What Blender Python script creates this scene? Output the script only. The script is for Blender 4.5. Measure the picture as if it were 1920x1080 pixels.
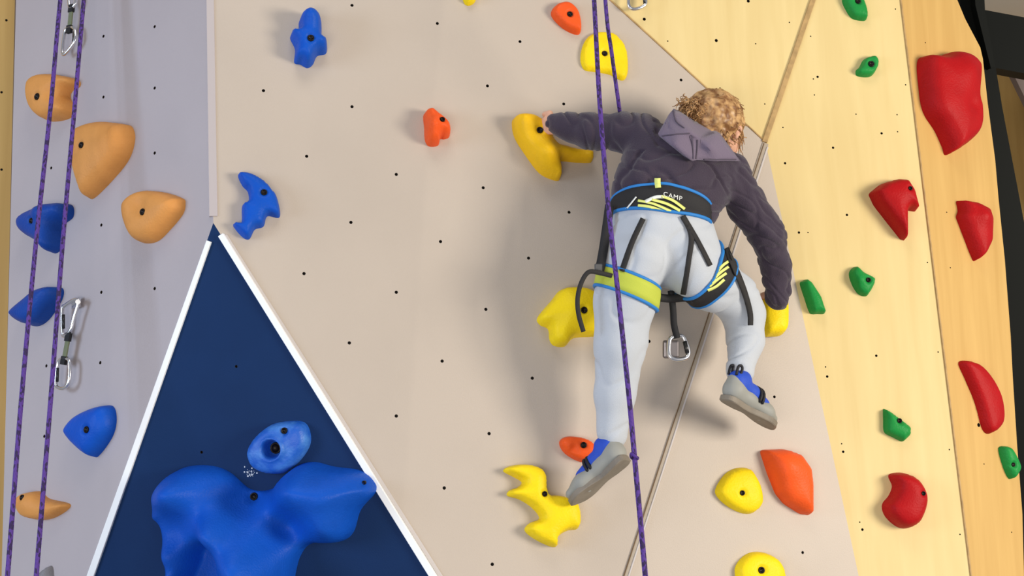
import bpy, bmesh, math, random
import numpy as np
from mathutils import Vector, Matrix, noise, geometry
from mathutils.bvhtree import BVHTree
from math import radians as R, sin, cos, pi, sqrt, tan
random.seed(7)
SC = bpy.context.scene
for o in list(bpy.data.objects): bpy.data.objects.remove(o)
COL = SC.collection

# ------------------------------------------------------------------ camera
FPX = 2317.0
CAM = Vector((0, 0, 1.6))
zc = Vector(((612-960)/FPX, (540+5713)/FPX, -1)).normalized()      # world up seen from the camera
fw = Vector((0, 0, -1)); yc = (fw-zc*fw.dot(zc)).normalized(); xc = yc.cross(zc)
RM = Matrix((xc, yc, zc))
cd = bpy.data.cameras.new('camera'); cam = bpy.data.objects.new('camera', cd); COL.objects.link(cam)
cd.sensor_width = 36; cd.lens = 36*FPX/1920; cd.clip_start = 0.05
cam.matrix_world = Matrix.Translation(CAM) @ RM.to_4x4()
SC.camera = cam
CR = RM @ Vector((1, 0, 0)); CU = RM @ Vector((0, 1, 0)); CB = RM @ Vector((0, 0, 1))   # right, up, back (towards viewer)

# ------------------------------------------------------------------ world, lights, exposure
wd = bpy.data.worlds.new('world'); SC.world = wd; wd.use_nodes = True
bg = wd.node_tree.nodes['Background']; bg.inputs[0].default_value = (0.90, 0.92, 1.0, 1); bg.inputs[1].default_value = 0.29
def area(name, loc, target, sx, sy, power, col):
    l = bpy.data.lights.new(name, 'AREA'); l.shape = 'RECTANGLE'; l.size = sx; l.size_y = sy; l.energy = power; l.color = col
    o = bpy.data.objects.new(name, l); COL.objects.link(o); o.location = loc
    o.rotation_euler = (Vector(target)-Vector(loc)).to_track_quat('-Z', 'Y').to_euler(); return o
area('window_light_right', (4.5, 0.6, 2.0), (0.3, 3.4, 2.5), 1.5, 1.4, 240, (1.0, 0.92, 0.80))
area('window_light_left', (-4.5, 0.3, 2.6), (-0.6, 3.4, 2.4), 1.6, 2.0, 118, (0.58, 0.74, 1.0))
area('low_fill_behind', (-1.0, -1.3, 0.5), (-0.2, 3.4, 2.0), 2.6, 1.2, 90, (1.0, 0.94, 0.88))  # added fill, low behind the camera, brightens the lower wall; no real window
area('hall_ceiling_light', (0.0, 0.6, 5.6), (0.0, 3.4, 2.2), 1.6, 1.2, 34, (1.0, 0.95, 0.88))
area('back_wall_fill', (3.6, 6.5, 5.2), (3.2, 7.6, 4.0), 1.0, 1.0, 220, (1.0, 0.93, 0.82))  # added lamp without a known source, lifts the dark plywood behind the frame
SC.view_settings.view_transform = 'Standard'; SC.view_settings.look = 'None'
SC.view_settings.gamma = 1; SC.view_settings.use_curve_mapping = False
SC.view_settings.exposure = 0.0

# ------------------------------------------------------------------ helpers
def ray(px, py): return RM @ Vector(((px-960)/FPX, (540-py)/FPX, -1))
def at(px, py, Z): return CAM + ray(px, py)*Z
class Plane:
    def __init__(s, o, n):
        s.o = Vector(o); s.n = Vector(n).normalized()
        if s.n.dot(CAM-s.o) < 0: s.n = -s.n
        v = Vector((0, 0, 1)); s.v = (v-s.n*v.dot(s.n)).normalized(); s.u = s.v.cross(s.n)
    def hit(s, px, py, lift=0):
        d = ray(px, py); o = s.o+s.n*lift
        return CAM + d*((o-CAM).dot(s.n)/d.dot(s.n))
    def depth(s, px, py):
        d = ray(px, py); return (s.o-CAM).dot(s.n)/d.dot(s.n)
def plane3(a, b, c): return Plane(a, (b-a).cross(c-a))
def srgb(r, g, b):
    f = lambda c: (c/255/12.92) if c/255 <= .04045 else ((c/255+.055)/1.055)**2.4
    return (f(r), f(g), f(b), 1)
MATS = {}
def mat(name, col, rough=.6, metal=0, spec=.4, bump=0, bscale=60, var=0, vscale=5, stretch=None, sheen=0, var2=None):
    if name in MATS: return MATS[name]
    m = bpy.data.materials.new(name); m.use_nodes = True; nt = m.node_tree; N = nt.nodes; L = nt.links
    b = N['Principled BSDF']; b.inputs['Base Color'].default_value = col
    b.inputs['Roughness'].default_value = rough; b.inputs['Metallic'].default_value = metal
    b.inputs['Specular IOR Level'].default_value = spec
    if sheen: b.inputs['Sheen Weight'].default_value = sheen
    tc = N.new('ShaderNodeTexCoord'); mp = N.new('ShaderNodeMapping'); L.new(tc.outputs['Object'], mp.inputs[0])
    if stretch: mp.inputs['Scale'].default_value = stretch
    if var:
        n = N.new('ShaderNodeTexNoise'); n.inputs['Scale'].default_value = vscale; n.inputs['Detail'].default_value = 6
        L.new(mp.outputs[0], n.inputs['Vector'])
        mx = N.new('ShaderNodeMix'); mx.data_type = 'RGBA'; mx.inputs[6].default_value = col
        c2 = var2 or tuple(c*(1-var) for c in col[:3])+(1,)
        mx.inputs[7].default_value = c2
        cr = N.new('ShaderNodeMapRange'); cr.inputs[1].default_value = .4; cr.inputs[2].default_value = .7
        L.new(n.outputs[0], cr.inputs[0]); L.new(cr.outputs[0], mx.inputs[0]); L.new(mx.outputs[2], b.inputs['Base Color'])
    if bump:
        n = N.new('ShaderNodeTexNoise'); n.inputs['Scale'].default_value = bscale; n.inputs['Detail'].default_value = 4
        L.new(tc.outputs['Object'], n.inputs['Vector'])
        bp = N.new('ShaderNodeBump'); bp.inputs['Strength'].default_value = bump; bp.inputs['Distance'].default_value = .004
        L.new(n.outputs[0], bp.inputs['Height']); L.new(bp.outputs[0], b.inputs['Normal'])
    MATS[name] = m; return m
def mesh_obj(name, verts, faces, m, parent=None, mw=None, smooth=True):
    """verts are world-space; mw is the object's own frame"""
    me = bpy.data.meshes.new(name)
    if mw is None:
        c = sum((Vector(v) for v in verts), Vector())/len(verts); mw = Matrix.Translation(c)
    im = mw.inverted()
    me.from_pydata([im @ Vector(v) for v in verts], [], faces); me.update()
    if smooth: me.polygons.foreach_set('use_smooth', [True]*len(me.polygons))
    for mm in (m if isinstance(m, list) else [m]): me.materials.append(mm)
    o = bpy.data.objects.new(name, me); COL.objects.link(o)
    if parent is not None:
        o.parent = parent; o.matrix_parent_inverse = Matrix()
        o.matrix_local = PW[parent.name].inverted() @ mw
    else: o.matrix_world = mw
    PW[o.name] = mw
    return o
PW = {}
def empty(name, loc):
    o = bpy.data.objects.new(name, None); COL.objects.link(o); o.matrix_world = Matrix.Translation(loc); o.empty_display_size = .05
    PW[o.name] = Matrix.Translation(loc); return o
def tag(o, label, cat, group=None):
    o['label'] = label; o['category'] = cat
    if group: o['group'] = group
    return o
def structure(o, label=None):
    o['kind'] = 'structure'
    if label: o['label'] = label
    return o
def catmull(P, n=6, closed=False):
    P = [Vector(p) for p in P]; out = []; N = len(P)
    rng = range(N) if closed else range(N-1)
    for i in rng:
        if closed: a, b, c, d = P[(i-1) % N], P[i], P[(i+1) % N], P[(i+2) % N]
        else: a, b, c, d = P[max(i-1, 0)], P[i], P[i+1], P[min(i+2, N-1)]
        for k in range(n):
            t = k/n; out.append(.5*((2*b)+(c-a)*t+(2*a-5*b+4*c-d)*t*t+(3*b-a-3*c+d)*t**3))
    if not closed: out.append(P[-1])
    return out
def tube(P, r, seg=8, closed=False, squash=None):
    """sweep; r number or list"""
    V = []; F = []; n = len(P); prev = None
    for i, p in enumerate(P):
        t = (P[(i+1) % n]-P[i-1]) if closed else (P[min(i+1, n-1)]-P[max(i-1, 0)])
        t = t.normalized() if t.length > 0 else Vector((0, 0, 1))
        if prev is None: prev = t.orthogonal().normalized()
        a = (prev-t*prev.dot(t)).normalized(); b = t.cross(a); prev = a
        rr = r[i] if isinstance(r, (list, tuple)) else r
        for k in range(seg):
            an = 2*pi*k/seg; V.append(p+a*rr*cos(an)+b*rr*sin(an))
    m = n if closed else n-1
    for i in range(m):
        for k in range(seg):
            j = (i+1) % n; F.append((i*seg+k, i*seg+(k+1) % seg, j*seg+(k+1) % seg, j*seg+k))
    if not closed:
        F.append(tuple(range(seg))[::-1]); F.append(tuple((n-1)*seg+k for k in range(seg)))
    return V, F
def join(*parts):
    V = []; F = []
    for v, f in parts:
        o = len(V); V += list(v); F += [tuple(i+o for i in ff) for ff in f]
    return V, F
def box(c, a, b, d):
    """centre and three half-axes vectors"""
    V = [c+a*i+b*j+d*k for i in (-1, 1) for j in (-1, 1) for k in (-1, 1)]
    return V, [(0, 1, 3, 2), (4, 6, 7, 5), (0, 4, 5, 1), (2, 3, 7, 6), (0, 2, 6, 4), (1, 5, 7, 3)]

# ------------------------------------------------------------------ wall planes
def yawed(o, yaw, over):
    n = Vector((sin(yaw), -cos(yaw), 0)); return Plane(o, n*cos(over)-Vector((0, 0, 1))*sin(over))
PA = yawed(at(1200, 540, 3.5), R(13), R(6))
k0 = PA.hit(390, 0); k1 = PA.hit(400, 418)
hl = Vector((-cos(R(32)), sin(R(32)), 0))
PL = Plane(k0, (k1-k0).cross(hl))
nvl = PL.hit(165, 1080); nvr = PA.hit(815, 1080)
PN = plane3(k1, nvl, nvr)
VX = PA.hit(1435, 265); c1 = PA.hit(1172, 1080)
PD = plane3(VX, c1, at(1610, 1080, PA.depth(1610, 1080)+.06))
e0 = PA.hit(1145, 0)
PB = plane3(VX, e0, at(1525, 0, PA.depth(1525, 0)-.06))
PC = plane3(VX, PB.hit(1525, 0), PD.hit(1610, 1080))
q0 = PC.hit(1690, 0); q1 = PC.hit(1822, 1080)
PE = plane3(q0, q1, at(1900, 560, PC.depth(1900, 560)+.13))
pl0 = PL.hit(30, 0); pl1 = PL.hit(3, 1080)
PP = Plane(pl0-CB*.08, CB*.95+CR*.25)

# ------------------------------------------------------------------ wall materials
def plywood(name, c1, c2, dirv):
    m = bpy.data.materials.new(name); m.use_nodes = True; nt = m.node_tree; N = nt.nodes; L = nt.links
    b = N['Principled BSDF']; b.inputs['Roughness'].default_value = .55; b.inputs['Specular IOR Level'].default_value = .25
    tc = N.new('ShaderNodeTexCoord'); mp = N.new('ShaderNodeMapping'); mp.inputs['Scale'].default_value = dirv
    L.new(tc.outputs['Object'], mp.inputs[0])
    n = N.new('ShaderNodeTexNoise'); n.inputs['Scale'].default_value = 3; n.inputs['Detail'].default_value = 5
    n.inputs['Distortion'].default_value = .6; L.new(mp.outputs[0], n.inputs['Vector'])
    cr = N.new('ShaderNodeValToRGB'); cr.color_ramp.elements[0].position = .3; cr.color_ramp.elements[1].position = .72
    cr.color_ramp.elements[0].color = c1; cr.color_ramp.elements[1].color = c2
    L.new(n.outputs[0], cr.inputs[0]); L.new(cr.outputs[0], b.inputs['Base Color']); return m
M_grey = mat('grey_panel_paint', (.505, .430, .355, 1), .5, spec=.35, bump=.12, bscale=260, var=.05, vscale=3)
M_greyl = mat('cool_grey_panel_paint', (.445, .395, .40, 1), .5, spec=.35, bump=.12, bscale=260, var=.06, vscale=3)
M_navy = mat('navy_panel_paint', (.005, .027, .098, 1), .6, spec=.12, bump=.1, bscale=260, var=.12, vscale=4)
M_ply = plywood('pale_plywood', (.73, .575, .27, 1), (.67, .51, .225, 1), (6, .5, 6))
M_ply2 = plywood('warm_plywood', (.60, .38, .125, 1), (.52, .315, .095, 1), (8, .5, 8))
M_hole = mat('insert_metal_dark', (.03, .024, .02, 1), .6)
M_white = mat('white_trim_paint', (.88, .90, .90, 1), .35)
M_pale = mat('pale_corner_trim', (.56, .51, .48, 1), .5)
M_corner = mat('corner_strip_paint', (.47, .42, .415, 1), .5)
M_black = mat('black_steel', (.005, .006, .005, 1), .6, spec=.1)
M_edge = mat('plywood_edge', (.47, .30, .12, 1), .6, var=.3, vscale=40)
M_dkgap = mat('dark_groove_gap_shade', (.16, .10, .05, 1), .6)  # crease groove colour, also used to paint shade in the left panel gap

def slab(name, plane, pix, m, th=.018, holes=(), lift=0):
    P = [plane.hit(x, y, lift) for x, y in pix]; c = sum(P, Vector())/len(P)
    mw = Matrix((plane.u, plane.v, plane.n)).transposed().to_4x4(); mw.translation = c
    n = len(P); V = P+[p-plane.n*th for p in P]
    F = [tuple(range(n)), tuple(range(2*n-1, n-1, -1))]+[(i, i+n, (i+1) % n+n, (i+1) % n) for i in range(n)]
    # face winding so that front faces viewer
    nn = sum(((P[i]-c).cross(P[(i+1) % n]-c) for i in range(n)), Vector())
    if nn.dot(plane.n) < 0: F = [f[::-1] for f in F]
    o = mesh_obj(name, V, F, [m, M_hole], mw=mw, smooth=False)
    if holes:
        parts = []
        for hx, hy, r in holes:
            p = plane.hit(hx, hy); parts.append(tube([p+plane.n*.01, p-plane.n*.013], r, 10))
        cv, cf = join(*parts)
        cut = mesh_obj('cutter', cv, [f for f in cf], [m, M_hole], smooth=False)
        bm = bmesh.new(); bm.from_mesh(cut.data); bmesh.ops.recalc_face_normals(bm, faces=bm.faces)
        for f in bm.faces: f.material_index = 1
        bm.to_mesh(cut.data); bm.free()
        md = o.modifiers.new('b', 'BOOLEAN'); md.operation = 'DIFFERENCE'; md.object = cut; md.solver = 'EXACT'
        dg = bpy.context.evaluated_depsgraph_get(); dg.update()
        me = bpy.data.meshes.new_from_object(o.evaluated_get(dg)); o.modifiers.clear(); o.data = me
        bpy.data.objects.remove(cut)
    return o
T = .0042
hA = [(494,170),(660,10),(660,200),(575,293),(743,327),(658,417),(826,453),(570,513),(743,548),(911,580),(655,643),(829,677),(743,780),(833,915),(917,813),(923,1058),(998,709),(991,484),(1067,398),(906,352),(914,161),(1057,195),(975,78),(820,44),(1277,150),(1217,640)]
hL = [(290,50),(194,68),(290,165),(194,182),(290,287),(96,315),(190,422),(190,548),(290,541),(87,686),(188,680),(83,818)]
hC = [(1653,250),(1562,277),(1472,306),(1498,436),(1588,403),(1643,667),(1551,706),(1581,847),(1617,993),(1533,144)]
hCs = [(1679,17),(1698,159),(1605,214),(1682,215),(1683,247),(1468,239),(1739,492),(1759,660),(1780,843),(1800,1002),(1548,688),(1578,832),(1612,979),(1515,436),(1525,148),(1527,178),(1520,68)]
hB = [(1208,36),(1343,76),(1403,2)]; hBs = [(1252,77),(1417,82),(1434,195),(1350,165),(1480,42)]
cv = lambda l, r=T: [(x, y, r) for x, y in l]
structure(slab('wall_center', PA, [(383,-300),(817,-300),(1145,0),(1435,265),(1172,1080),(1069,1400),(1016,1400),(815,1080),(400,418),(390,0)], M_grey, holes=cv(hA, .0046)), 'warm grey climbing wall panel dotted with bolt holes')
structure(slab('wall_left', PL, [(38,-300),(383,-300),(390,0),(400,418),(165,1080),(51,1400),(-5,1400),(3,1080),(30,0)], M_greyl, holes=cv(hL, .0048)), 'cool grey climbing wall panel turned to the left')
structure(slab('wall_recess', PN, [(400,418),(815,1080),(1016,1400),(51,1400),(165,1080)], M_navy, holes=cv([(443,687),(378,848)], .004)), 'navy triangular wall panel below the corner')
structure(slab('wall_lower_right', PD, [(1435,265),(1610,1080),(1679,1400),(1069,1400),(1172,1080)], M_grey, holes=cv([(1452,744),(1505,1036)])), 'grey triangular wall panel right of the diagonal crease')
structure(slab('wall_upper_right', PB, [(817,-300),(1627,-300),(1525,0),(1435,265),(1145,0)], M_ply, holes=cv(hB, .005)+cv(hBs, .0022)), 'pale plywood triangle above the climber')
structure(slab('wall_right', PC, [(1627,-300),(1653,-300),(1690,0),(1822,1080),(1861,1400),(1679,1400),(1610,1080),(1435,265),(1525,0)], M_ply, holes=cv(hC, .0038)+cv(hCs, .0022)), 'pale plywood climbing wall panel')
EB = [(1795,0),(1810,36),(1838,89),(1843,111),(1852,194),(1866,300),(1872,370),(1884,487),(1895,630),(1899,708),(1907,834),(1917,964),(1920,1080),(1936,1400)]
structure(slab('wall_far_right', PE, [(1653,-300),(1700,-180)]+EB+[(1861,1400),(1822,1080),(1690,0)], M_ply2, holes=[(1835,797,.006)]+cv([(1735,80),(1773,115),(1775,398),(1782,502),(1897,998),(1845,870)], .0022)), 'warm plywood wall panel at the right edge')
structure(slab('wall_far_left', PP, [(-500,-300),(60,-300),(40,1400),(-500,1400)], M_ply2, holes=cv([(12,38),(3,173),(3,318)], .004)), 'warm plywood wall panel at the left edge')

def strip(name, plane, a, b, w0, w1, m, label=None, th=.01, base=.012, parent=None, side=0):
    """flat bar along a-b (pixels), widths in px"""
    A = Vector(a); B = Vector(b); d = (B-A).normalized(); n = Vector((-d.y, d.x))
    q = [A+n*(side-.5)*w0, B+n*(side-.5)*w1, B+n*(side+.5)*w1, A+n*(side+.5)*w0]
    P = [plane.hit(p.x, p.y, th) for p in q]; V = P+[p-plane.n*(th+base) for p in P]
    F = [(0, 1, 2, 3), (7, 6, 5, 4)]+[(i, i+4, (i+1) % 4+4, (i+1) % 4) for i in range(4)]
    o = mesh_obj(name, V, F, m, smooth=False)
    bm = bmesh.new(); bm.from_mesh(o.data); bmesh.ops.recalc_face_normals(bm, faces=bm.faces); bm.to_mesh(o.data); bm.free()
    md = o.modifiers.new('bev', 'BEVEL'); md.width = .0015; md.segments = 2
    return structure(o, label)
ND = lambda y: (400+(815-400)*(y-418)/(1080-418), y)
NL = lambda y: (400-(400-165)*(y-418)/(1080-418), y)
def off(p, dx, dy=0): return (p[0]+dx, p[1]+dy)
strip('trim_1', PN, off(NL(452), 3), off(NL(1400), 4), 9, 15, M_white, 'white edge strip left of the navy panel', th=.008)
strip('trim_2', PN, off(ND(440), -1), off(ND(1400), -6), 11, 14, M_white, 'white edge strip right of the navy panel', th=.008)
strip('trim_3', PA, off(ND(440), 9), off(ND(1400), 12), 6, 9, M_pale, 'pale bevel beside the right white strip', th=.003)
strip('trim_4', PA, (389.5,-300), (400,405), 14, 16, M_corner, 'pale corner strip between the two grey panels', th=.003, base=.02)
strip('trim_5', PB, (1627,-300), (1434,266), 9, 10, M_edge, 'brown wood strip between the plywood panels', th=.006)
strip('trim_6', PA, (1436,268), (1074,1390), 12, 9, mat('taupe_joint', (.40,.335,.26,1), .5), 'taupe joint strip down the diagonal crease', th=.003)
strip('trim_7', PA, (1433,268), (1070,1390), 2.2, 2.4, M_dkgap, 'dark groove along the diagonal crease', th=.0045)
strip('trim_8', PA, (1440,275), (1079,1390), 3.5, 3, M_pale, 'pale lip beside the diagonal crease', th=.0055)
strip('trim_9', PA, (817,-300), (1433,263), 2.5, 2.5, M_edge, 'thin plywood edge above the grey panel', th=.003)
strip('trim_gap_shade', PP, (39,-300), (1,1400), 9, 9, M_dkgap, 'added dark strip painting the gap shade beside the left plywood', th=.03)  # no real trim: dark colour stands in for shade in the panel gap
strip('trim_11', PE, (1656,-280), (1822,1080), 2.5, 2.5, M_edge, 'thin joint between the right plywood panels', th=.0025)

# black frame and what stands behind it at the right
KP = Plane(at(1850, 300, 4.25), CB)
kr = [(1841,0),(1866,120),(1879,200),(1898,300),(1919,410),(1950,580),(1975,760),(1990,900),(2010,1400)]
o = slab('steel_column', KP, [(1690,-200)]+[(x-70, y) for x, y in EB]+kr[::-1]+[(1760,-200)], M_black, th=.05)
tag(o, 'black steel column running down the right edge of the plywood wall', 'column')
KP2 = Plane(at(1850, 300, 4.2), CB)
o = slab('steel_post', KP2, [(1815,-200),(1836,-200),(1847,20),(1866,125),(1858,128),(1829,10)], M_black, th=.04)
tag(o, 'narrow black steel post at the top right beside the ceiling', 'post')
KB = Plane(at(1850, 100, 4.6), CB)
o = slab('steel_beam', KB, [(1790,8),(2200,85),(2200,190),(1790,113)], M_black, th=.1)
tag(o, 'broad black steel beam crossing the top right corner', 'beam')
KW = Plane(at(1900, 300, 5.6), CB)
structure(slab('wall_back', KW, [(1750,-40),(2300,120),(2300,1500),(1750,1500)], M_ply2, th=.05), 'plywood wall seen behind the black frame')
KG = Plane(at(1900, 300, 5.3), CB)
structure(slab('wall_back_side', KG, [(1881,100),(2300,100),(2300,1100),(2280,918)], mat('mauve_grey_paint', (.19,.14,.12,1)), th=.05), 'grey brown wall piece in the corner')
cz = at(1880, 15, 5.5).z
me_c = [Vector((x, y, cz)) for x, y in ((1.2, 4.4), (6, 4.4), (6, 12), (1.2, 12))]
o = mesh_obj('ceiling', me_c+[p+Vector((0, 0, .1)) for p in me_c], [(3,2,1,0),(4,5,6,7),(0,1,5,4),(1,2,6,5),(2,3,7,6),(3,0,4,7)], mat('ceiling_grey', (.42,.38,.32,1)), smooth=False); structure(o)

# ------------------------------------------------------------------ climbing holds
def plastic(name, c, rough=.42):
    return mat(name, c, rough, spec=.13, bump=.35, bscale=180, var=.10, vscale=18)
M_y = plastic('yellow_resin', (.93, .68, .012, 1)); M_o = plastic('orange_resin', (.86, .105, .018, 1)); M_r = plastic('red_resin', (.40, .006, .008, 1), .5)
M_g = plastic('green_resin', (.015, .26, .05, 1)); M_b = plastic('blue_resin', (.006, .085, .50, 1)); M_t = plastic('tan_resin', (.70, .31, .085, 1), .5)
M_b2 = plastic('dark_blue_resin', (.010, .06, .32, 1)); M_gr = plastic('grey_resin', (.25, .24, .25, 1))
M_y2 = plastic('golden_resin', (.90, .52, .012, 1))
M_bolt = mat('bolt_dark_steel', (.012, .008, .006, 1), .4, metal=.5)
CR_ = {'c1':(940,140,3.310),'c2':(980,440,3.552),'c3':(930,660,2.571),'c4':(0,0,4.8),'c5':(0,200,3.4286),'c6':(0,500,1.8625),'c7':(160,740,2.8235),
       'c8':(1560,0,3.6),'d1':(1460,300,2.5717),'d2':(1460,700,2.8413),'d4':(400,0,3.84),'d5':(860,0,2.743),'d8':(380,280,3.375),'p':(0,0,1)}
def cc(k, x, y): a = CR_[k]; return (a[0]+x/a[2], a[1]+y/a[2])
def inside(px, py, poly):
    x0 = poly[:, 0]; y0 = poly[:, 1]; x1 = np.roll(x0, -1); y1 = np.roll(y0, -1)
    c = ((y0[None] > py[:, None]) != (y1[None] > py[:, None])) & (px[:, None] < (x1-x0)[None]*(py[:, None]-y0[None])/((y1-y0)[None]+1e-12)+x0[None])
    return c.sum(1) % 2 == 1
def segdist(P, poly):
    A = poly; B = np.roll(poly, -1, 0); D = B-A
    t = ((P[:, None]-A[None])*D[None]).sum(2)/((D*D).sum(1)[None]+1e-12); t = np.clip(t, 0, 1)
    q = A[None]+t[..., None]*D[None]; return np.sqrt(((P[:, None]-q)**2).sum(2)).min(1)
def hold(label, plane, key, pts, m, H=.045, w=None, bolts=(), lumps=(), sharp=False, step=.006, name='climbing_hold', dome=.5, group=None, pw=None, crater=None):
    pix = [cc(key, *p) for p in pts]
    W = [plane.hit(x, y, H*.35) for x, y in pix]
    c = sum(W, Vector())/len(W); c = c-plane.n*((c-plane.o).dot(plane.n))
    mw = Matrix((plane.u, plane.v, plane.n)).transposed().to_4x4(); mw.translation = c
    im = mw.inverted()
    L2 = [im @ p for p in W]; L2 = [Vector((p.x, p.y)) for p in L2]
    if sharp:
        S = []
        n = len(L2)
        for i in range(n):
            a, b = L2[i], L2[(i+1) % n]
            for t in (.12, .5, .88): S.append(a.lerp(b, t))
        S = [Vector((p.x, p.y, 0)) for p in S]; S = catmull(S, 3, True)
    else: S = catmull([Vector((p.x, p.y, 0)) for p in L2], 6, True)
    # resample
    out = []; acc = 0
    for i in range(len(S)):
        a, b = S[i], S[(i+1) % len(S)]; l = (b-a).length; k = max(1, int(round(l/step)))
        for j in range(k): out.append(a.lerp(b, j/k))
    poly = np.array([(p.x, p.y) for p in out])
    keep = [0]
    for i in range(1, len(poly)):
        if np.hypot(*(poly[i]-poly[keep[-1]])) > step*.5: keep.append(i)
    poly = poly[keep]
    lo = poly.min(0); hi = poly.max(0)
    xs = np.arange(lo[0], hi[0], step); ys = np.arange(lo[1], hi[1], step*.866)
    G = np.array([(x+(step/2 if j % 2 else 0), y) for j, y in enumerate(ys) for x in xs])
    G = G[inside(G[:, 0], G[:, 1], poly)]
    if len(G): G = G[segdist(G, poly) > step*.5]
    d = segdist(G, poly); dm = d.max()
    w = w or min(dm*.7, H*1.0)
    # inner ring close to the edge for a steep rounded side
    ce = np.array([(p[0], p[1]) for p in poly])
    allp = np.vstack([poly, G]); dist = np.concatenate([np.zeros(len(poly)), d])
    def prof(t): t = np.clip(t, 0, 1); return np.sqrt(1-(1-t)**2)
    if pw: base = H*np.clip(dist/dm, 0, 1)**pw
    else: base = H*((1-dome)*prof(dist/w)+dome*prof(dist/dm))
    edge = prof(dist/w)
    for (lx, ly, lh, lr) in lumps:
        q = im @ plane.hit(*cc(key, lx, ly), H*.5); r2 = (allp[:, 0]-q.x)**2+(allp[:, 1]-q.y)**2
        base = base+edge*lh*np.exp(-r2/(2*lr*lr))
    if crater:
        q = im @ plane.hit(*cc(key, crater[0], crater[1]), H*.7); r = np.sqrt((allp[:, 0]-q.x)**2+(allp[:, 1]-q.y)**2)
        rr, dp = crater[2], crater[3]
        base = base+edge*(.010*np.exp(-((r-rr*1.35)/(rr*.35))**2))-dp/(1+np.exp((r-rr)/(rr*.12)))*edge
    base = np.maximum(base, 0)
    BB = []
    for b in bolts:
        q = im @ plane.hit(*cc(key, b[0], b[1]), H*.75); rb = b[2] if len(b) > 2 else .009
        r = np.sqrt((allp[:, 0]-q.x)**2+(allp[:, 1]-q.y)**2)
        hb = base[np.argmin(r)]
        s = np.clip((r-rb*.8)/(rb*1.1), 0, 1); base = base*s+(1-s)*np.minimum(base, hb-.008)
        BB.append((q, hb, rb))
    base[:len(poly)] = 0
    n0 = len(poly)
    vv = [Vector(p) for p in allp]
    r = geometry.delaunay_2d_cdt(vv, [(i, (i+1) % n0) for i in range(n0)], [list(range(n0))], 1, 1e-6)
    V2, F2, orig = r[0], r[2], r[3]
    hh = [base[o_[0]] if len(o_) else 0 for o_ in orig]
    V = [mw @ Vector((v.x, v.y, h+.002)) for v, h in zip(V2, hh)]
    F = [tuple(f) for f in F2]
    # order triangles to face outwards
    FF = []
    for f in F:
        a, b, c_ = [V2[i] for i in f[:3]]
        cr = (b.x-a.x)*(c_.y-a.y)-(b.y-a.y)*(c_.x-a.x)
        FF.append(f if cr > 0 else f[::-1])
    # skirt into the wall
    nb = len(V); V += [mw @ Vector((p[0], p[1], -.002)) for p in poly]
    idx = {}
    for i, o_ in enumerate(orig):
        for k in o_:
            if k < n0: idx[k] = i
    for i in range(n0):
        j = (i+1) % n0
        if i in idx and j in idx: FF.append((idx[i], nb+i, nb+j, idx[j]))
    o = mesh_obj(name, V, FF, m, mw=mw)
    bm = bmesh.new(); bm.from_mesh(o.data); bmesh.ops.recalc_face_normals(bm, faces=bm.faces); bm.to_mesh(o.data); bm.free()
    for q, hb, rb in BB:
        p = mw @ Vector((q.x, q.y, hb)); N_ = plane.n
        ringp = [(rb*1.05, -.008), (rb*1.05, -.0015), (rb*.9, 0), (rb*.7, -.001), (rb*.6, -.005), (.0002, -.005)]
        BV = []; BF = []
        for rr, z in ringp:
            for k in range(14):
                a = 2*pi*k/14; BV.append(p+plane.u*rr*cos(a)+plane.v*rr*sin(a)+N_*z)
        for i in range(len(ringp)-1):
            for k in range(14): BF.append((i*14+k, i*14+(k+1) % 14, (i+1)*14+(k+1) % 14, (i+1)*14+k))
        mesh_obj('bolt', BV, BF, M_bolt, parent=o)
    tag(o, label, 'hold', group); return o

GB = 'blue holds on the grey panels'
hold('blue knobbly hold near the top of the warm grey wall', PA, 'd4', [(680,85),(740,100),(780,150),(785,260),(820,290),(815,360),(750,380),(720,440),(680,465),(630,440),(585,425),(590,330),(555,250),(575,220),(620,215),(620,130)], M_b, .07, .016, [(700,290)], [(695,140,.02,.02)])
hold('small orange two-lobed hold alone in the middle of the grey wall', PA, 'd4', [(1570,785),(1620,820),(1690,880),(1710,930),(1705,970),(1670,985),(1640,985),(1625,1030),(1560,1035),(1530,990),(1525,900),(1520,810)], M_o, .06, .014, [(1645,870,.007)], [(1570,920,.02,.015)], step=.004)
hold('yellow hold cut by the top edge of the photo', PA, 'd4', [(1790,-90),(1850,-120),(1900,-80),(1890,0),(1845,30),(1808,8)], M_y, .03)
hold('orange oval hold above the yellow half-round hold', PA, 'd5', [(480,70),(500,25),(560,12),(610,50),(630,110),(628,165),(590,165),(530,130)], M_o, .035, .012, [(570,77,.008)], step=.004)
hold('flat yellow half-round hold behind the two top ropes', PA, 'd5', [(635,250),(660,195),(710,165),(790,168),(840,210),(868,270),(872,370),(845,410),(780,380),(700,365),(650,355),(630,310)], M_y, .022, .012, [(750,277,.008)])
h6 = hold('large golden forked hold gripped by the climber\'s left hand', PA, 'c1', [(75,280),(100,252),(180,250),(240,275),(290,320),(340,420),(400,440),(560,470),(575,500),(565,530),(480,530),(370,525),(378,590),(370,640),(320,635),(240,590),(150,470),(90,370)], M_y2, .065, .018, [(232,355,.009)], [(260,520,.035,.025),(130,300,.012,.02),(480,500,-.02,.03)])
hold('yellow notched hold behind the climber\'s left thigh', PA, 'c2', [(110,540),(200,430),(270,355),(400,350),(480,380),(560,450),(560,650),(470,670),(350,680),(290,735),(220,730),(190,690),(180,620),(125,590)], M_y, .06, .014, [(395,515,.009)], [(330,500,.015,.03)])
hold('yellow hold under the climber\'s right cuff', PA, 'c2', [(1590,400),(1745,410),(1768,560),(1750,650),(1680,670),(1600,640)], M_y, .05, .014)
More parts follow.
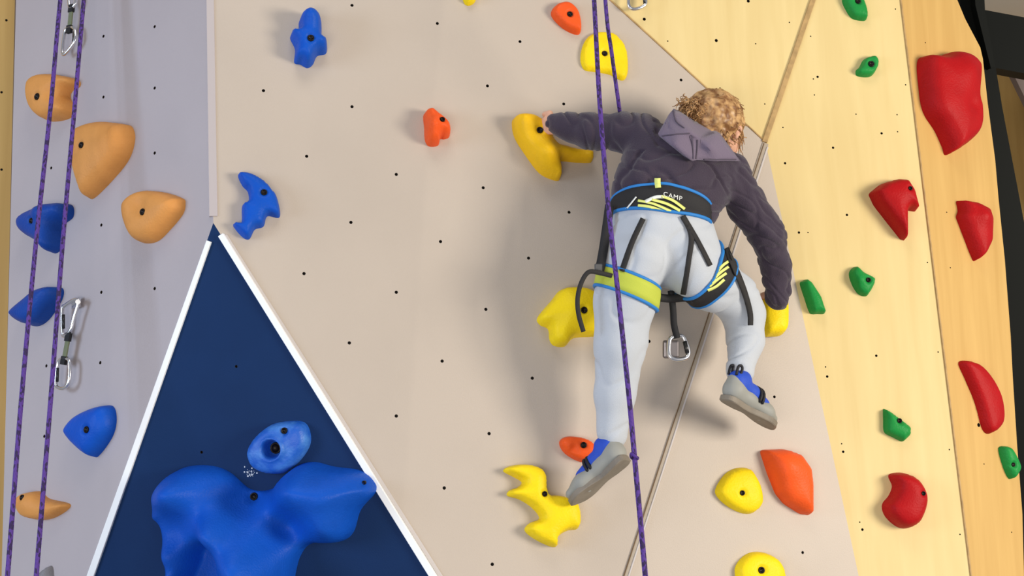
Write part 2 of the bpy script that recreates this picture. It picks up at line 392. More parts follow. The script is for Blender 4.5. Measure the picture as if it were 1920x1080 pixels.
hold('orange oval hold left of the climber\'s lower shoe', PA, 'c3', [(310,430),(350,405),(430,415),(480,450),(495,500),(450,530),(390,520),(330,480)], M_o, .035, .012, [(420,450,.008)], [(370,470,-.008,.008)], step=.004)
hold('long crooked yellow hold under the climber\'s lower shoe', PA, 'c3', [(40,570),(80,545),(160,540),(220,560),(245,600),(255,680),(310,690),(370,705),(400,740),(410,800),(400,850),(350,860),(305,890),(290,940),(200,905),(145,860),(165,825),(215,800),(180,750),(120,710),(60,690),(70,665),(110,650),(130,625),(90,600)], M_y, .05, .012, [(233,685,.007)])
hold('round yellow hold left of the large orange hold', PD, 'c3', [(1070,650),(1110,590),(1160,560),(1220,560),(1255,600),(1280,660),(1285,730),(1245,775),(1190,775),(1120,740),(1070,690)], M_y, .035, .014, [(1183,680,.007)])
hold('large orange leaf-shaped hold at the lower right of the grey wall', PD, 'c3', [(1285,470),(1400,465),(1470,490),(1520,560),(1530,640),(1530,785),(1480,780),(1400,730),(1360,680),(1320,580)], M_o, .055, .03, sharp=True, lumps=[(1390,560,.012,.03)])
hold('yellow hold cut by the bottom edge of the photo', PD, 'c3', [(1160,1060),(1185,1000),(1240,965),(1310,970),(1370,1010),(1395,1080),(1370,1150),(1200,1150)], M_y, .035, .014, [(1275,1052,.009)])
hold('blue ragged crescent hold beside the tip of the navy panel', PA, 'd8', [(225,150),(300,150),(380,190),(440,250),(475,310),(488,420),(410,415),(385,480),(330,500),(295,560),(250,545),(195,480),(205,458),(245,455),(250,350),(290,320),(285,260),(250,220)], M_b, .04, .012, [(388,277,.008)], step=.005)
# left panel
hold('tan notched hold at the upper left behind the ropes', PL, 'c4', [(280,800),(310,720),(380,670),(500,665),(650,700),(665,760),(600,800),(580,860),(620,960),(600,1030),(500,1070),(380,1070),(310,1000),(280,900)], M_t, .065, .02, [(365,880,.010)], [(520,850,-.012,.02)])
hold('large tan teardrop hold right of the left ropes', PL, 'c5', [(485,170),(540,120),(640,92),(760,100),(810,120),(825,200),(790,320),(700,440),(560,578),(530,540),(485,380),(480,250)], M_t, .07, .03, [(548,255,.009)])
hold('rounded tan hold with a central bolt above the navy panel', PL, 'c5', [(805,640),(850,570),(930,535),(1040,545),(1140,580),(1155,610),(1140,680),(1060,780),(980,855),(900,870),(850,840),(810,740)], M_t, .06, .03, [(930,680,.009)], [(930,640,-.015,.02)])
hold('small tan bean-shaped hold at the lower left behind a rope', PL, 'c6', [(65,815),(85,790),(130,785),(160,810),(230,828),(215,855),(160,882),(100,880),(75,860)], M_t, .04, .016, [(85,807,.008)], [(110,830,.01,.02)], step=.005)
hold('dark blue hooked hold behind the left ropes', PL, 'c5', [(145,740),(175,690),(250,650),(350,620),(425,625),(430,700),(370,760),(360,890),(310,935),(260,880),(190,840),(150,800)], M_b2, .065, .02, [(230,740,.008)], [(300,680,.015,.02)])
hold('dark blue wedge hold behind the leftmost rope, left of the quickdraw', PL, 'c6', [(60,150),(110,105),(150,75),(195,70),(195,110),(150,180),(105,205),(60,185)], M_b2, .065, .02, sharp=False)
hold('blue rounded triangular hold below the lower quickdraw', PL, 'c6', [(235,570),(270,520),(330,490),(375,485),(388,530),(375,590),(330,655),(305,660),(250,610)], M_b, .055, .025, [(312,570,.009)])
hold('grey wedge hold at the bottom left corner', PL, 'p', [(52,1090),(93,1058),(99,1110),(80,1140),(55,1130)], M_gr, .03, sharp=True)
# navy panel
hold('small oval blue hold with a deep round pocket and chalk marks', PN, 'c7', [(858,290),(900,220),(980,160),(1080,142),(1150,150),(1180,200),(1180,270),(1130,350),(1050,415),(960,420),(890,390),(860,340)],
     mat('chalked_blue_resin', (.010, .10, .50, 1), .45, bump=.3, bscale=150, var=.01, vscale=22, var2=(.06, .22, .62, 1)), .048, .018, [(1055,190,.008),(985,290,.015)], crater=(1000,285,.019,.04), step=.004)
big = [(350,600),(360,510),(430,430),(520,388),(640,385),(740,420),(850,510),(960,510),(1020,450),(1100,385),(1190,365),(1300,390),(1440,410),(1510,460),(1525,520),(1440,620),(1400,740),(1330,790),(1180,800),(1120,860),(1090,960),(1060,1120),(900,1230),(650,1250),(500,1180),(430,960),(390,720),(350,660)]
hold('huge lobed blue hold filling the lower navy panel', PN, 'c7', big, M_b, .10, .06, [(843,560,.010),(1462,473,.005)],
     [(500,500,.075,.045),(740,700,.085,.035),(880,850,.10,.045),(960,1000,.10,.045),(500,680,-.035,.04),(640,860,-.13,.028),(610,1000,-.15,.032),(600,1150,-.12,.04),(430,850,.03,.02),(450,1000,.05,.02),
      (1130,480,.07,.045),(1300,500,.05,.045),(1290,690,.03,.035),(1070,700,-.06,.036),(850,545,-.07,.04),(900,440,-.03,.03)], dome=.35)
# right panels
RG = None
hold('small green hold cut by the top edge on the plywood', PC, 'c8', [(75,0),(100,60),(140,115),(200,132),(238,125),(238,70),(215,0),(190,-40),(90,-40)], M_g, .03, .012, [(172,12,.008)], step=.004)
hold('small round green hold left of the biggest red hold', PC, 'c8', [(222,395),(285,378),(312,410),(310,450),(280,500),(240,515),(175,505),(168,470),(190,448)], M_g, .028, .01, [(262,435,.009)], step=.004)
hold('biggest red hold at the top of the far right panel', PE, 'c8', [(625,380),(740,375),(810,345),(890,360),(950,410),(980,480),(970,650),(990,740),(990,860),(950,940),(820,1030),(790,980),(740,870),(660,740),(630,580)], M_r, .08, .03, lumps=[(850,500,.015,.04),(900,720,-.012,.02)])
hold('red tooth-shaped hold with a notch at its lower right', PC, 'd1', [(445,155),(500,110),(570,90),(620,95),(655,150),(678,240),(622,235),(622,380),(600,375),(540,300),(470,210)], M_r, .065, .02, [(630,140,.006)], sharp=True, step=.005)
hold('red shield-shaped hold beside the black frame, second from the top', PE, 'd1', [(875,190),(940,200),(1000,230),(1020,290),(1018,400),(990,460),(960,485),(940,440),(890,310),(875,270),(885,240)], M_r, .05, .02, sharp=True, lumps=[(960,280,.015,.02)])
hold('long curved red hold shaped like a banana', PE, 'p', [(1803,678),(1830,680),(1855,705),(1875,745),(1879,790),(1862,812),(1848,805),(1838,770),(1830,745),(1815,710)], M_r, .035, .016)
hold('round red hold with a bitten left side near the bottom right', PC, 'd2', [(600,540),(670,528),(740,560),(785,630),(790,700),(755,790),(700,825),(640,815),(580,760),(565,700),(600,650),(618,600)], M_r, .06, .022, [(768,640,.006),(622,590,.006)])
hold('green bar-shaped hold just right of the grey panel', PC, 'd1', [(105,590),(135,572),(160,590),(205,660),(230,740),(155,740)], M_g, .035, .015, sharp=True, step=.004)
hold('small green pronged hold below the red tooth-shaped hold', PC, 'd1', [(345,540),(375,512),(410,540),(465,575),(440,640),(420,655),(385,640),(355,590)], M_g, .03, .012, [(430,580,.007)], [(380,580,.01,.012)], step=.004)
hold('green five-sided hold above the round red hold', PC, 'd2', [(562,185),(600,205),(705,285),(705,330),(665,365),(565,315)], M_g, .03, .02, [(645,252,.007)], sharp=True, step=.004)
hold('small green hold at the right edge beside the black frame', PE, 'd2', [(1185,400),(1220,390),(1250,430),(1278,500),(1262,545),(1240,560),(1210,500)], M_g, .03, .012, [(1245,487,.006)], step=.004)

# chalk smear beside the pocket hold
CV = []; CF = []
for i in range(26):
    x = 470+random.gauss(0, 6); y = 888+random.gauss(0, 5); p = PN.hit(x, y, .0006); r = random.uniform(.0008, .0028)
    o_ = len(CV); CV += [p+PN.u*r*cos(a*pi/3)*random.uniform(.6, 1.2)+PN.v*r*sin(a*pi/3) for a in range(6)]; CF.append(tuple(range(o_, o_+6)))
ch = mesh_obj('chalk_smudge', CV, CF, mat('chalk', (.6, .65, .7, 1), .9), smooth=False); ch['kind'] = 'stuff'
tag(ch, 'chalk crumbs smeared on the navy panel below the pocket hold', 'chalk')

# ------------------------------------------------------------------ quickdraws
M_al = mat('polished_aluminium', (.80, .80, .82, 1), .22, metal=1); M_dkal = mat('dark_gate_metal', (.05, .05, .05, 1), .35, metal=.8)
M_sl = mat('olive_sling', (.17, .19, .11, 1), .8, bump=.4, bscale=300); M_slb = mat('black_webbing', (.012, .012, .014, 1), .75, bump=.3, bscale=300)
def pts(plane, L, lift): return [plane.hit(x, y, lift if len(q) == 0 else q[0]) for x, y, *q in L]
def quickdraw(label, plane, top, sling, bottom, lift=.03, group='quickdraws'):
    c = plane.hit(*sling[0], lift); e = empty('quickdraw', c)
    def carab(px, nm, gate):
        P = catmull(pts(plane, px, lift), 6, True); v, f = tube(P, .0052, 8, True)
        b = mesh_obj(nm, v, f, M_al, parent=e)
        if gate:
            g = pts(plane, gate, lift+.001); v, f = tube(g, .0045, 8); mesh_obj('gate', v, f, M_dkal, parent=b)
    carab(*top); carab(*bottom)
    a = plane.hit(*sling[0], lift); b = plane.hit(*sling[1], lift); d = (b-a); sd = d.normalized().cross(plane.n)
    v, f = box((a+b)/2, d/2, sd*.0085, plane.n*.0035); s = mesh_obj('sling', v, f, M_sl, parent=e, smooth=False)
    md = s.modifiers.new('b', 'BEVEL'); md.width = .003; md.segments = 3
    for q in (a, b):
        v, f = box(q, d.normalized()*.012, sd*.0095, plane.n*.005); k = mesh_obj('sling_keeper', v, f, M_slb, parent=s, smooth=False)
    tag(e, label, 'quickdraw', group); return e
quickdraw('quickdraw hanging at the top left between two purple ropes', PL,
   ([(130,-45),(141,-42),(142,0),(138,12),(131,14),(129,-5)], 'carabiner', [(141,-38),(141,-2)]), [(134,16),(130,55)],
   ([(124,55),(137,52),(141,62),(139,80),(122,101),(117,98),(119,75)], 'carabiner', [(139,60),(138,78)]))
q = quickdraw('quickdraw clipped to a wall hanger halfway down the left panel', PL,
   ([(117,580),(122,573),(140,562),(147,566),(138,598),(133,618),(122,630),(117,622)], 'carabiner', [(119,590),(119,616)]), [(128,632),(120,676)],
   ([(110,678),(126,673),(131,684),(129,715),(120,728),(108,726),(105,716)], 'carabiner', [(108,690),(107,716)]))
v, f = tube([PL.hit(146,566), PL.hit(146,566,.035)], .007, 10); v2, f2 = box(PL.hit(143,568,.012), PL.u*.018, PL.v*.014, PL.n*.002)
mesh_obj('hanger', *join((v, f), (v2, f2)), M_al, parent=q, smooth=False)
quickdraw('quickdraw tip cut by the top edge on the plywood triangle', PB,
   ([(1200,-130),(1212,-128),(1216,-90),(1208,-75),(1200,-80)], 'carabiner', None), [(1205,-78),(1197,-38)],
   ([(1185,-40),(1203,-38),(1209,-10),(1210,8),(1192,17),(1180,12),(1179,-10)], 'carabiner', [(1207,-12),(1209,7)]))

# ------------------------------------------------------------------ ropes
def rope_mat():
    m = bpy.data.materials.new('purple_kernmantle'); m.use_nodes = True; nt = m.node_tree; N = nt.nodes; L = nt.links
    b = N['Principled BSDF']; b.inputs['Roughness'].default_value = .8
    tc = N.new('ShaderNodeTexCoord'); mp = N.new('ShaderNodeMapping'); mp.inputs['Scale'].default_value = (150, 150, 75)
    L.new(tc.outputs['Object'], mp.inputs[0])
    n = N.new('ShaderNodeTexVoronoi'); n.inputs['Scale'].default_value = 1.4; L.new(mp.outputs[0], n.inputs['Vector'])
    cr = N.new('ShaderNodeValToRGB'); cr.color_ramp.interpolation = 'CONSTANT'
    cr.color_ramp.elements[0].color = (.088, .034, .25, 1); cr.color_ramp.elements[1].position = .62; cr.color_ramp.elements[1].color = (.028, .012, .07, 1)
    s = N.new('ShaderNodeSeparateColor'); L.new(n.outputs['Color'], s.inputs[0]); L.new(s.outputs[0], cr.inputs[0]); L.new(cr.outputs[0], b.inputs['Base Color'])
    w = N.new('ShaderNodeTexWave'); w.inputs['Scale'].default_value = 60; w.bands_direction = 'DIAGONAL'; L.new(tc.outputs['Object'], w.inputs['Vector'])
    bp = N.new('ShaderNodeBump'); bp.inputs['Strength'].default_value = .5; bp.inputs['Distance'].default_value = .002
    L.new(w.outputs[0], bp.inputs['Height']); L.new(bp.outputs[0], b.inputs['Normal']); return m
M_rope = rope_mat()
def on_y(px, py, y): d = ray(px, py); return CAM+d*(y/d.y)
def rope(label, P, r=.006):
    v, f = tube(P, r, 10); o = mesh_obj('climbing_rope', v, f, M_rope); return tag(o, label, 'rope', 'purple climbing ropes')
rope('leftmost purple climbing rope hanging down the left panel', catmull([on_y(x, y, 3.0) for x, y in [(145,-300),(113,0),(95,200),(68,450),(40,750),(14,1080),(-14,1400)]], 10))
rope('purple rope second from the left, hanging beside the quickdraws', catmull([on_y(x, y, 3.02) for x, y in [(182,-300),(157,0),(140,200),(118,450),(95,750),(68,1080),(42,1400)]], 10))
ra = rope('long purple rope hanging in front of the climber', catmull([on_y(x, y, 2.78) for x, y in [(1098,-300),(1114,0),(1125,200),(1142,400),(1160,560),(1181,760),(1190,860),(1210,1080),(1236,1400)]], 10), .0062)
kp = on_y(1189, 857, 2.775)
v, f = tube(catmull([kp+CR*x+CU*y+CB*z for x, y, z in [(-.006,.008,0),(0,.004,.008),(.008,-.002,.004),(.002,-.006,-.008),(-.007,0,.002)]], 5, True), .0035, 8, True)
mesh_obj('rope_kink', v, f, M_rope, parent=ra)

# ------------------------------------------------------------------ SDF body modelling
class SDF:
    def __init__(s, lo, hi, h):
        s.h = h; s.lo = np.array(lo, float); n = np.ceil((np.array(hi)-s.lo)/h).astype(int)+1
        s.F = np.full(n, .5, np.float32); s.ax = [s.lo[i]+h*np.arange(n[i]) for i in range(3)]
    def add(s, p0, r0, p1=None, r1=None, k=.012, sq=None, cut=False):
        p0 = np.array(p0, float); p1 = p0+1e-5 if p1 is None else np.array(p1, float); r1 = r0 if r1 is None else r1
        rm = max(r0, r1)*(max(1, sq[1]) if sq else 1)+k+3*s.h
        a = np.minimum(p0, p1)-rm; b = np.maximum(p0, p1)+rm
        i0 = np.clip(np.floor((a-s.lo)/s.h).astype(int), 0, None); i1 = np.minimum(np.ceil((b-s.lo)/s.h).astype(int)+1, s.F.shape)
        if (i1 <= i0).any(): return
        G = np.stack(np.meshgrid(*[s.ax[i][i0[i]:i1[i]] for i in range(3)], indexing='ij'), -1)
        q = G-p0; d = p1-p0
        if sq:
            av = np.array(sq[0], float); av /= np.linalg.norm(av)
            q = q+(q@av)[..., None]*av*(1/sq[1]-1); d = d+(d@av)*av*(1/sq[1]-1)
        t = np.clip((q@d)/(d@d), 0, 1)
        D = np.sqrt(((q-t[..., None]*d)**2).sum(-1))-(r0+(r1-r0)*t)
        if sq and sq[1] < 1: D = D*(.5+.5*sq[1])
        sl = tuple(slice(i0[i], i1[i]) for i in range(3)); A = s.F[sl]
        if cut:
            D = -D; h_ = np.clip(.5-.5*(D-A)/k, 0, 1); s.F[sl] = (D*(1-h_)+A*h_)+k*h_*(1-h_); return
        h_ = np.clip(.5+.5*(D-A)/k, 0, 1); s.F[sl] = (D*(1-h_)+A*h_)-k*h_*(1-h_)
    def chain(s, L, k=.012, sq=None):
        for (p, r), (p2, r2) in zip(L[:-1], L[1:]): s.add(p, r, p2, r2, k, sq)
    def mesh(s):
        F = s.F; S = F < 0; h = s.h
        c = S[:-1, :-1, :-1].astype(np.int8)*0
        for i in (0, 1):
            for j in (0, 1):
                for k in (0, 1): c = c+S[i:S.shape[0]-1+i, j:S.shape[1]-1+j, k:S.shape[2]-1+k]
        act = (c > 0) & (c < 8); I = np.argwhere(act); idm = -np.ones(act.shape, np.int64); idm[act] = np.arange(len(I))
        acc = np.zeros((len(I), 3)); cnt = np.zeros(len(I))
        C = [(0,0,0),(1,0,0),(0,1,0),(1,1,0),(0,0,1),(1,0,1),(0,1,1),(1,1,1)]
        for a in range(8):
            for b in range(a+1, 8):
                if sum(abs(C[a][i]-C[b][i]) for i in range(3)) != 1: continue
                fa = F[I[:, 0]+C[a][0], I[:, 1]+C[a][1], I[:, 2]+C[a][2]]; fb = F[I[:, 0]+C[b][0], I[:, 1]+C[b][1], I[:, 2]+C[b][2]]
                m = (fa < 0) != (fb < 0); t = np.where(m, fa/(fa-fb+1e-12*(fa == fb)), 0)
                p = np.array(C[a])[None]+t[:, None]*(np.array(C[b])-np.array(C[a]))[None]
                acc += p*m[:, None]; cnt += m
        V = s.lo+(I+acc/cnt[:, None])*h; Q = []
        for ax in range(3):
            o1, o2 = [(1, 2), (2, 0), (0, 1)][ax]
            sa = [slice(None)]*3; sb = [slice(None)]*3; sa[ax] = slice(0, -1); sb[ax] = slice(1, None)
            A = S[tuple(sa)]; B = S[tuple(sb)]; E = np.argwhere(A != B)
            E = E[(E[:, o1] > 0) & (E[:, o2] > 0) & (E[:, o1] < S.shape[o1]-1) & (E[:, o2] < S.shape[o2]-1)]
            u = np.zeros(3, int); u[o1] = 1; w = np.zeros(3, int); w[o2] = 1
            g = lambda e: idm[e[:, 0], e[:, 1], e[:, 2]]
            q = np.stack([g(E-u-w), g(E-w), g(E), g(E-u)], 1)
            fl = A[E[:, 0], E[:, 1], E[:, 2]]
            q[~fl] = q[~fl][:, ::-1]; Q.append(q)
        return V, np.vstack(Q)
def relax(V, Q, it=2, lam=.5):
    E = np.vstack([Q[:, [0, 1]], Q[:, [1, 2]], Q[:, [2, 3]], Q[:, [3, 0]]]); E = np.vstack([E, E[:, ::-1]])
    n = len(V); cnt = np.bincount(E[:, 0], minlength=n)[:, None]+1e-9
    for _ in range(it):
        S = np.stack([np.bincount(E[:, 0], weights=V[E[:, 1], i], minlength=n) for i in range(3)], 1)
        V = V*(1-lam)+lam*S/cnt
    return V
def normals(V, Q):
    n = np.cross(V[Q[:, 2]]-V[Q[:, 0]], V[Q[:, 3]]-V[Q[:, 1]]); N = np.zeros_like(V)
    for i in range(4):
        for j in range(3): N[:, j] += np.bincount(Q[:, i], weights=n[:, j], minlength=len(V))
    return N/(np.linalg.norm(N, axis=1)[:, None]+1e-12)
def wrinkle(V, Q, fn):
    N = normals(V, Q); return V+N*np.array([fn(Vector(v)) for v in V])[:, None]

def W(px, py, d): return at(px, py, PA.depth(px, py)-d)
BK = CB.copy()                                   # towards the viewer: the climber's back
SX = 1/713.0
def J(px, py, d, rp): return (W(px, py, d), rp*SX)      # joint, radius in px at the climber's distance

lthigh = [J(1184,500,.23,60), J(1172,560,.225,57), J(1163,650,.20,48), J(1153,740,.165,37), J(1148,812,.14,29)]
rthigh = [J(1300,500,.23,60), J(1335,528,.21,54), J(1376,556,.16,46), J(1394,590,.135,40), J(1398,640,.14,34), J(1388,695,.16,26)]
larm = [J(1200,250,.23,40), J(1165,246,.21,34), J(1110,247,.16,33), J(1068,238,.12,26), J(1038,230,.10,18)]
rarm = [J(1375,332,.25,38), J(1400,383,.23,36), J(1438,440,.20,35), J(1455,500,.15,28), J(1458,558,.115,25)]
torso_n = BK
# body (skin)
lo = Vector((1e9,)*3); hi = Vector((-1e9,)*3)
for j in lthigh+rthigh+larm+rarm+[J(1340,150,.15,60), J(1060,950,.02,30), J(1480,820,.02,40), J(1000,215,.02,10), J(1240,470,.42,10)]:
    for i in range(3): lo[i] = min(lo[i], j[0][i]-.14); hi[i] = max(hi[i], j[0][i]+.14)
B = SDF(lo, hi, .0035)
sh = -.013
def thin(L, s=sh): return [(p, max(r+s, .008)) for p, r in L]
B.chain(thin(lthigh)); B.chain(thin(rthigh)); B.chain(thin(larm)); B.chain(thin(rarm))
def torso(S, ex, top=True):
    S.add(W(1205,470,.235), .100+ex, W(1280,470,.235), .100+ex, .03, (BK, .82))
    S.add(W(1210,400,.245), .085+ex, W(1272,400,.245), .085+ex, .04, (BK, .85))
    if top:
        S.add(W(1222,330,.255), .082+ex, W(1308,350,.255), .082+ex, .05, (BK, .85))
        S.add(W(1218,272,.25), .066+ex, W(1350,318,.25), .066+ex, .05, (BK, .9))
        S.add(W(1270,310,.265), .080+ex, W(1250,385,.25), .060+ex, .05)
torso(B, -.012)
HC = W(1338,240,.20)                                                # head centre
FD = (-CB*.80+CR*.50-CU*.35).normalized()                           # facing the wall, turned right and down
HU = (CU*.9+CR*.15-CB*.1); HU = (HU-FD*HU.dot(FD)).normalized(); HRt = FD.cross(HU)
B.add(W(1310,285,.235), .042, HC-HU*.03, .036, .03)
B.add(HC+HU*.012-FD*.010, .078, HC+HU*.005+FD*.015, .070, .02)       # skull
B.add(HC-HU*.045+FD*.03, .045, HC-HU*.055+FD*.045, .032, .03)        # jaw
B.add(HC-HU*.015+FD*.084, .007, HC-HU*.028+FD*.092, .009, .008)      # nose
for s_ in (-1, 1):
    B.add(HC+HRt*s_*.03-HU*.005+FD*.084, .012, k=.006, cut=True)
    B.add(HC+HRt*s_*.03-HU*.005+FD*.075, .011, k=.004)
    B.add(HC+HRt*s_*.038-HU*.035+FD*.055, .022, k=.02)
    B.add(HC+HRt*s_*.076-HU*.002, .011, HC+HRt*s_*.074-HU*.026, .008, .006)
    B.add(HC+HRt*s_*.083-HU*.010-FD*.002, .006, k=.003, cut=True)
B.add(HC-HU*.050+FD*.081-HRt*.013, .0055, HC-HU*.050+FD*.081+HRt*.013, .0055, .006)
B.add(HC-HU*.058+FD*.078-HRt*.010, .006, HC-HU*.058+FD*.078+HRt*.010, .006, .006)
# hands
def hand(S, wrist, palm_end, across, nrm, curl):
    """palm from wrist to palm_end, fingers continue and curl along -nrm"""
    ax = (palm_end-wrist).normalized(); ac = (across-ax*across.dot(ax)).normalized(); n = nrm
    for i, (o_, L_) in enumerate(((-.017, .024), (-.006, .029), (.006, .030), (.017, .022))):
        k = palm_end+ac*o_-ax*.003*abs(i-1.5)
        S.add(wrist+ac*o_*.55, .013, k, .0095, .006)
        d = ax.copy(); p = k; r = .0076
        for j in range(3):
            d = (d*cos(curl[j])-n*sin(curl[j])).normalized(); q_ = p+d*L_*(.5, .36, .28)[j]*1.25
            S.add(p, r, q_, r-.0007, .003); p = q_; r -= .0007
    b = wrist+(palm_end-wrist)*.3-ac*.018; m1 = b-ac*.020+ax*.015-n*.006; m2 = m1+ax*.020-n*.010-ac*.002
    S.add(b, .011, m1, .009, .006); S.add(m1, .009, m2, .0078, .003)
hand(B, W(1042,238,.10), W(1021,235,.064), -CU*1+CR*.1, (CB+CU*.5).normalized(), (.5, .6, .5))
B.add(W(1047,234,.11), .020, W(1037,236,.092), .015, .01)
hand(B, W(1457,545,.10), W(1458,556,.06), CR, (CB*.6-CU*.1).normalized(), (.4, .6, .5))
# feet
def footpts(heel, toe): return [(heel, .015), (heel.lerp(toe, .45), .013), (heel.lerp(toe, .8), .012), (heel.lerp(toe, .93), .009)]
Lh, Lt = W(1160,862,.165), W(1079,934,.065); Rh, Rt = W(1372,745,.195), W(1450,793,.105)
B.chain(footpts(Lh+CU*.015-CR*.012, Lt+CU*.012-CR*.01)); B.add(lthigh[-1][0], .018, Lh+CU*.018-CR*.012, .015)
B.chain(footpts(Rh+CU*.022, Rt+CU*.02)); B.add(rthigh[-1][0], .018, Rh+CU*.024, .015)
bv, bq = B.mesh(); bv = relax(bv, bq, 1, .4)
M_skin = mat('skin', (.72, .40, .27, 1), .5, spec=.3, var=.08, vscale=30)
M_skin.node_tree.nodes['Principled BSDF'].inputs['Subsurface Weight'].default_value = .1
M_skin.node_tree.nodes['Principled BSDF'].inputs['Subsurface Radius'].default_value = (.02, .008, .004)
pmw = Matrix.Translation(W(1243,470,.24))
person = mesh_obj('person', [Vector(v) for v in bv], [tuple(int(i) for i in q) for q in bq], M_skin, mw=pmw)
tag(person, 'child climber seen from behind in dark purple hoodie and pale trousers', 'person')
# eyes
for s_ in (-1, 1):
    bm = bmesh.new(); bmesh.ops.create_uvsphere(bm, u_segments=12, v_segments=8, radius=.010)
    c = HC+HRt*s_*.03-HU*.005+FD*.078; v = [c+x.co for x in bm.verts]; f = [tuple(y.index for y in x.verts) for x in bm.faces]; bm.free()
    e = mesh_obj('eye', v, f, mat('eye_white', (.8,.78,.75,1), .2), parent=person)
    bm = bmesh.new(); bmesh.ops.create_uvsphere(bm, u_segments=12, v_segments=8, radius=.005)
    c = c+FD*.0065; v = [c+x.co for x in bm.verts]; f = [tuple(y.index for y in x.verts) for x in bm.faces]; bm.free()
    mesh_obj('iris', v, f, mat('eye_iris', (.06,.03,.015,1), .2), parent=e)

# ------------------------------------------------------------------ clothes
def sdf_obj(name, S, m, parent, wr=None, it=2):
    v, q = S.mesh(); v = relax(v, q, it)
    if wr: v = wrinkle(v, q, wr); v = relax(v, q, 1, .3)
    V_ = [Vector(x) for x in v]; Fq = [tuple(int(i) for i in x) for x in q]
    return mesh_obj(name, V_, Fq, m, parent=parent), BVHTree.FromPolygons(V_, Fq)
M_trou = mat('pale_trousers', (.50, .53, .57, 1), .85, spec=.2, bump=.25, bscale=420, sheen=.2)
M_hood = mat('dark_purple_fleece', (.050, .037, .056, 1), .9, spec=.15, bump=.5, bscale=350, sheen=.25)
M_hood2 = mat('pale_purple_lining', (.17, .135, .19, 1), .9, spec=.15, bump=.4, bscale=300, sheen=.2)
def box_of(L, m=.13):
    lo = [min(j[0][i]-j[1]-.04 for j in L) for i in range(3)]; hi = [max(j[0][i]+j[1]+.04 for j in L) for i in range(3)]; return lo, hi
T_ = SDF(*box_of(lthigh+rthigh+[J(1205,470,.235,80), J(1280,395,.235,80), J(1243,490,.30,80)]), .004)
torso(T_, 0, False)
T_.add(W(1225,425,.275), .066, W(1265,425,.275), .066, .04); T_.chain(lthigh, .02); T_.chain(rthigh, .02)
T_.add(W(1200,490,.275), .072, W(1190,520,.265), .066, .018); T_.add(W(1288,490,.275), .072, W(1302,515,.265), .066, .018)
T_.add(rthigh[-1][0]+CU*.012, .0385, rthigh[-1][0], .0385, .006)
def trw(p):
    q = (p-W(1243,470,.24)); x, y, z = q.dot(CR), q.dot(CU), q.dot(CB)
    a = noise.noise(Vector((x*9, y*16+x*8, z*8))); b = abs(noise.noise(Vector((x*6+3, y*11-x*5, z*6))))
    return .0030*a-.0035*math.exp(-(b/.07)**2)
trousers, BT = sdf_obj('trousers', T_, M_trou, person, trw)
trousers['label'] = 'pale blue-grey trousers'
H_ = SDF(*box_of(larm+rarm+[J(1243,400,.30,90), J(1300,300,.30,95)]), .0035)
H_.add(W(1213,372,.25), .093, W(1275,380,.25), .093, .03, (BK, .85))
H_.add(W(1222,330,.255), .086, W(1306,350,.255), .088, .05, (BK, .85))
H_.add(W(1222,275,.25), .070, W(1345,322,.25), .072, .05, (BK, .9))
H_.add(W(1270,310,.27), .085, W(1252,368,.262), .074, .05)
H_.add(W(1315,368,.25), .054, W(1318,390,.255), .040, .03); H_.add(W(1318,390,.255), .036, W(1329,412,.262), .014, .02)
H_.chain(larm, .03); H_.chain(rarm, .025)
def hw(p):
    q = p-W(1270,300,.25); x, y, z = q.dot(CR), q.dot(CU), q.dot(CB)
    rt = min(1, max(0, (x-.11)/.03)) if y < .02 else 0
    u, v = x*.5-y*.85, x*.85+y*.5
    g = lambda a, w: math.exp(-(a/w)**2)
    f1 = noise.noise(Vector((u*6+.3*noise.noise(q*7), v*14, z*8))); f2 = noise.noise(Vector((x*9+4, y*22, z*9)))
    f3 = noise.noise(Vector((x*16+7, y*30+x*18, z*16)))
    r = -.0080*g(f1, .07)-.005*g(f2, .08)+.005*f1
    if x < -.07 and y > .02: r = -.005*g(noise.noise(Vector((x*24, y*9+x*9, z*9))), .10)+.004*noise.noise(q*18)
    return r*(1-rt)+rt*(.0055*f3-.004*g(f3, .12)+.003*noise.noise(q*40))
hoodie, BH = sdf_obj('hoodie', H_, M_hood, person, hw)
hoodie['label'] = 'dark purple hooded top'
BVH = [BT, BH]
def surf(px, py, lift=.003, trees=None):
    d = ray(px, py).normalized(); best = None
    for t in (trees or BVH):
        h = t.ray_cast(CAM, d)
        if h[0] is not None and (best is None or h[3] < best[3]): best = h
    if best is None: return None
    n = best[1]; n = n if n.dot(d) < 0 else -n
    return best[0]-d*lift

# hood: folded cloth lying on the upper back
def HS(x, y, l): p = surf(x, y, l); return p if p else W(x, y, .30+l)
hv = {'a': HS(1262,204,.02), 'b': HS(1234,252,.028), 'c': HS(1292,248,.062), 'c2': HS(1294,255,.030), 'b2': HS(1241,257,.010), 'e': HS(1297,302,.024), 'i': HS(1306,300,.010), 'f': HS(1312,262,.035),
      'g': HS(1348,250,.055), 'h': HS(1386,302,.012), 'j': W(1300,226,.27), 'k': W(1338,246,.275), 'm': HS(1345,302,.018), 'bo': HS(1248,232,.045), 'l1': HS(1268,250,.055), 'l2': HS(1264,274,.042), 'm2': HS(1328,278,.056)}
names = list(hv); ix = {n: i for i, n in enumerate(names)}
hf = [('a','b','l1','bo'),('a','bo','l1','c'),('b','b2','l2','l1'),('l1','l2','c2','c'),('b2','e','l2'),('l2','e','c2'),('c','c2','f'),('c2','e','i','f'),('f','i','m','m2'),('f','m2','g'),('m2','m','h','g'),('a','c','j'),('c','f','j'),('j','f','k'),('f','g','k')]
hood = mesh_obj('hood', [hv[n] for n in names], [tuple(ix[n] for n in f) for f in hf], M_hood2, parent=person)
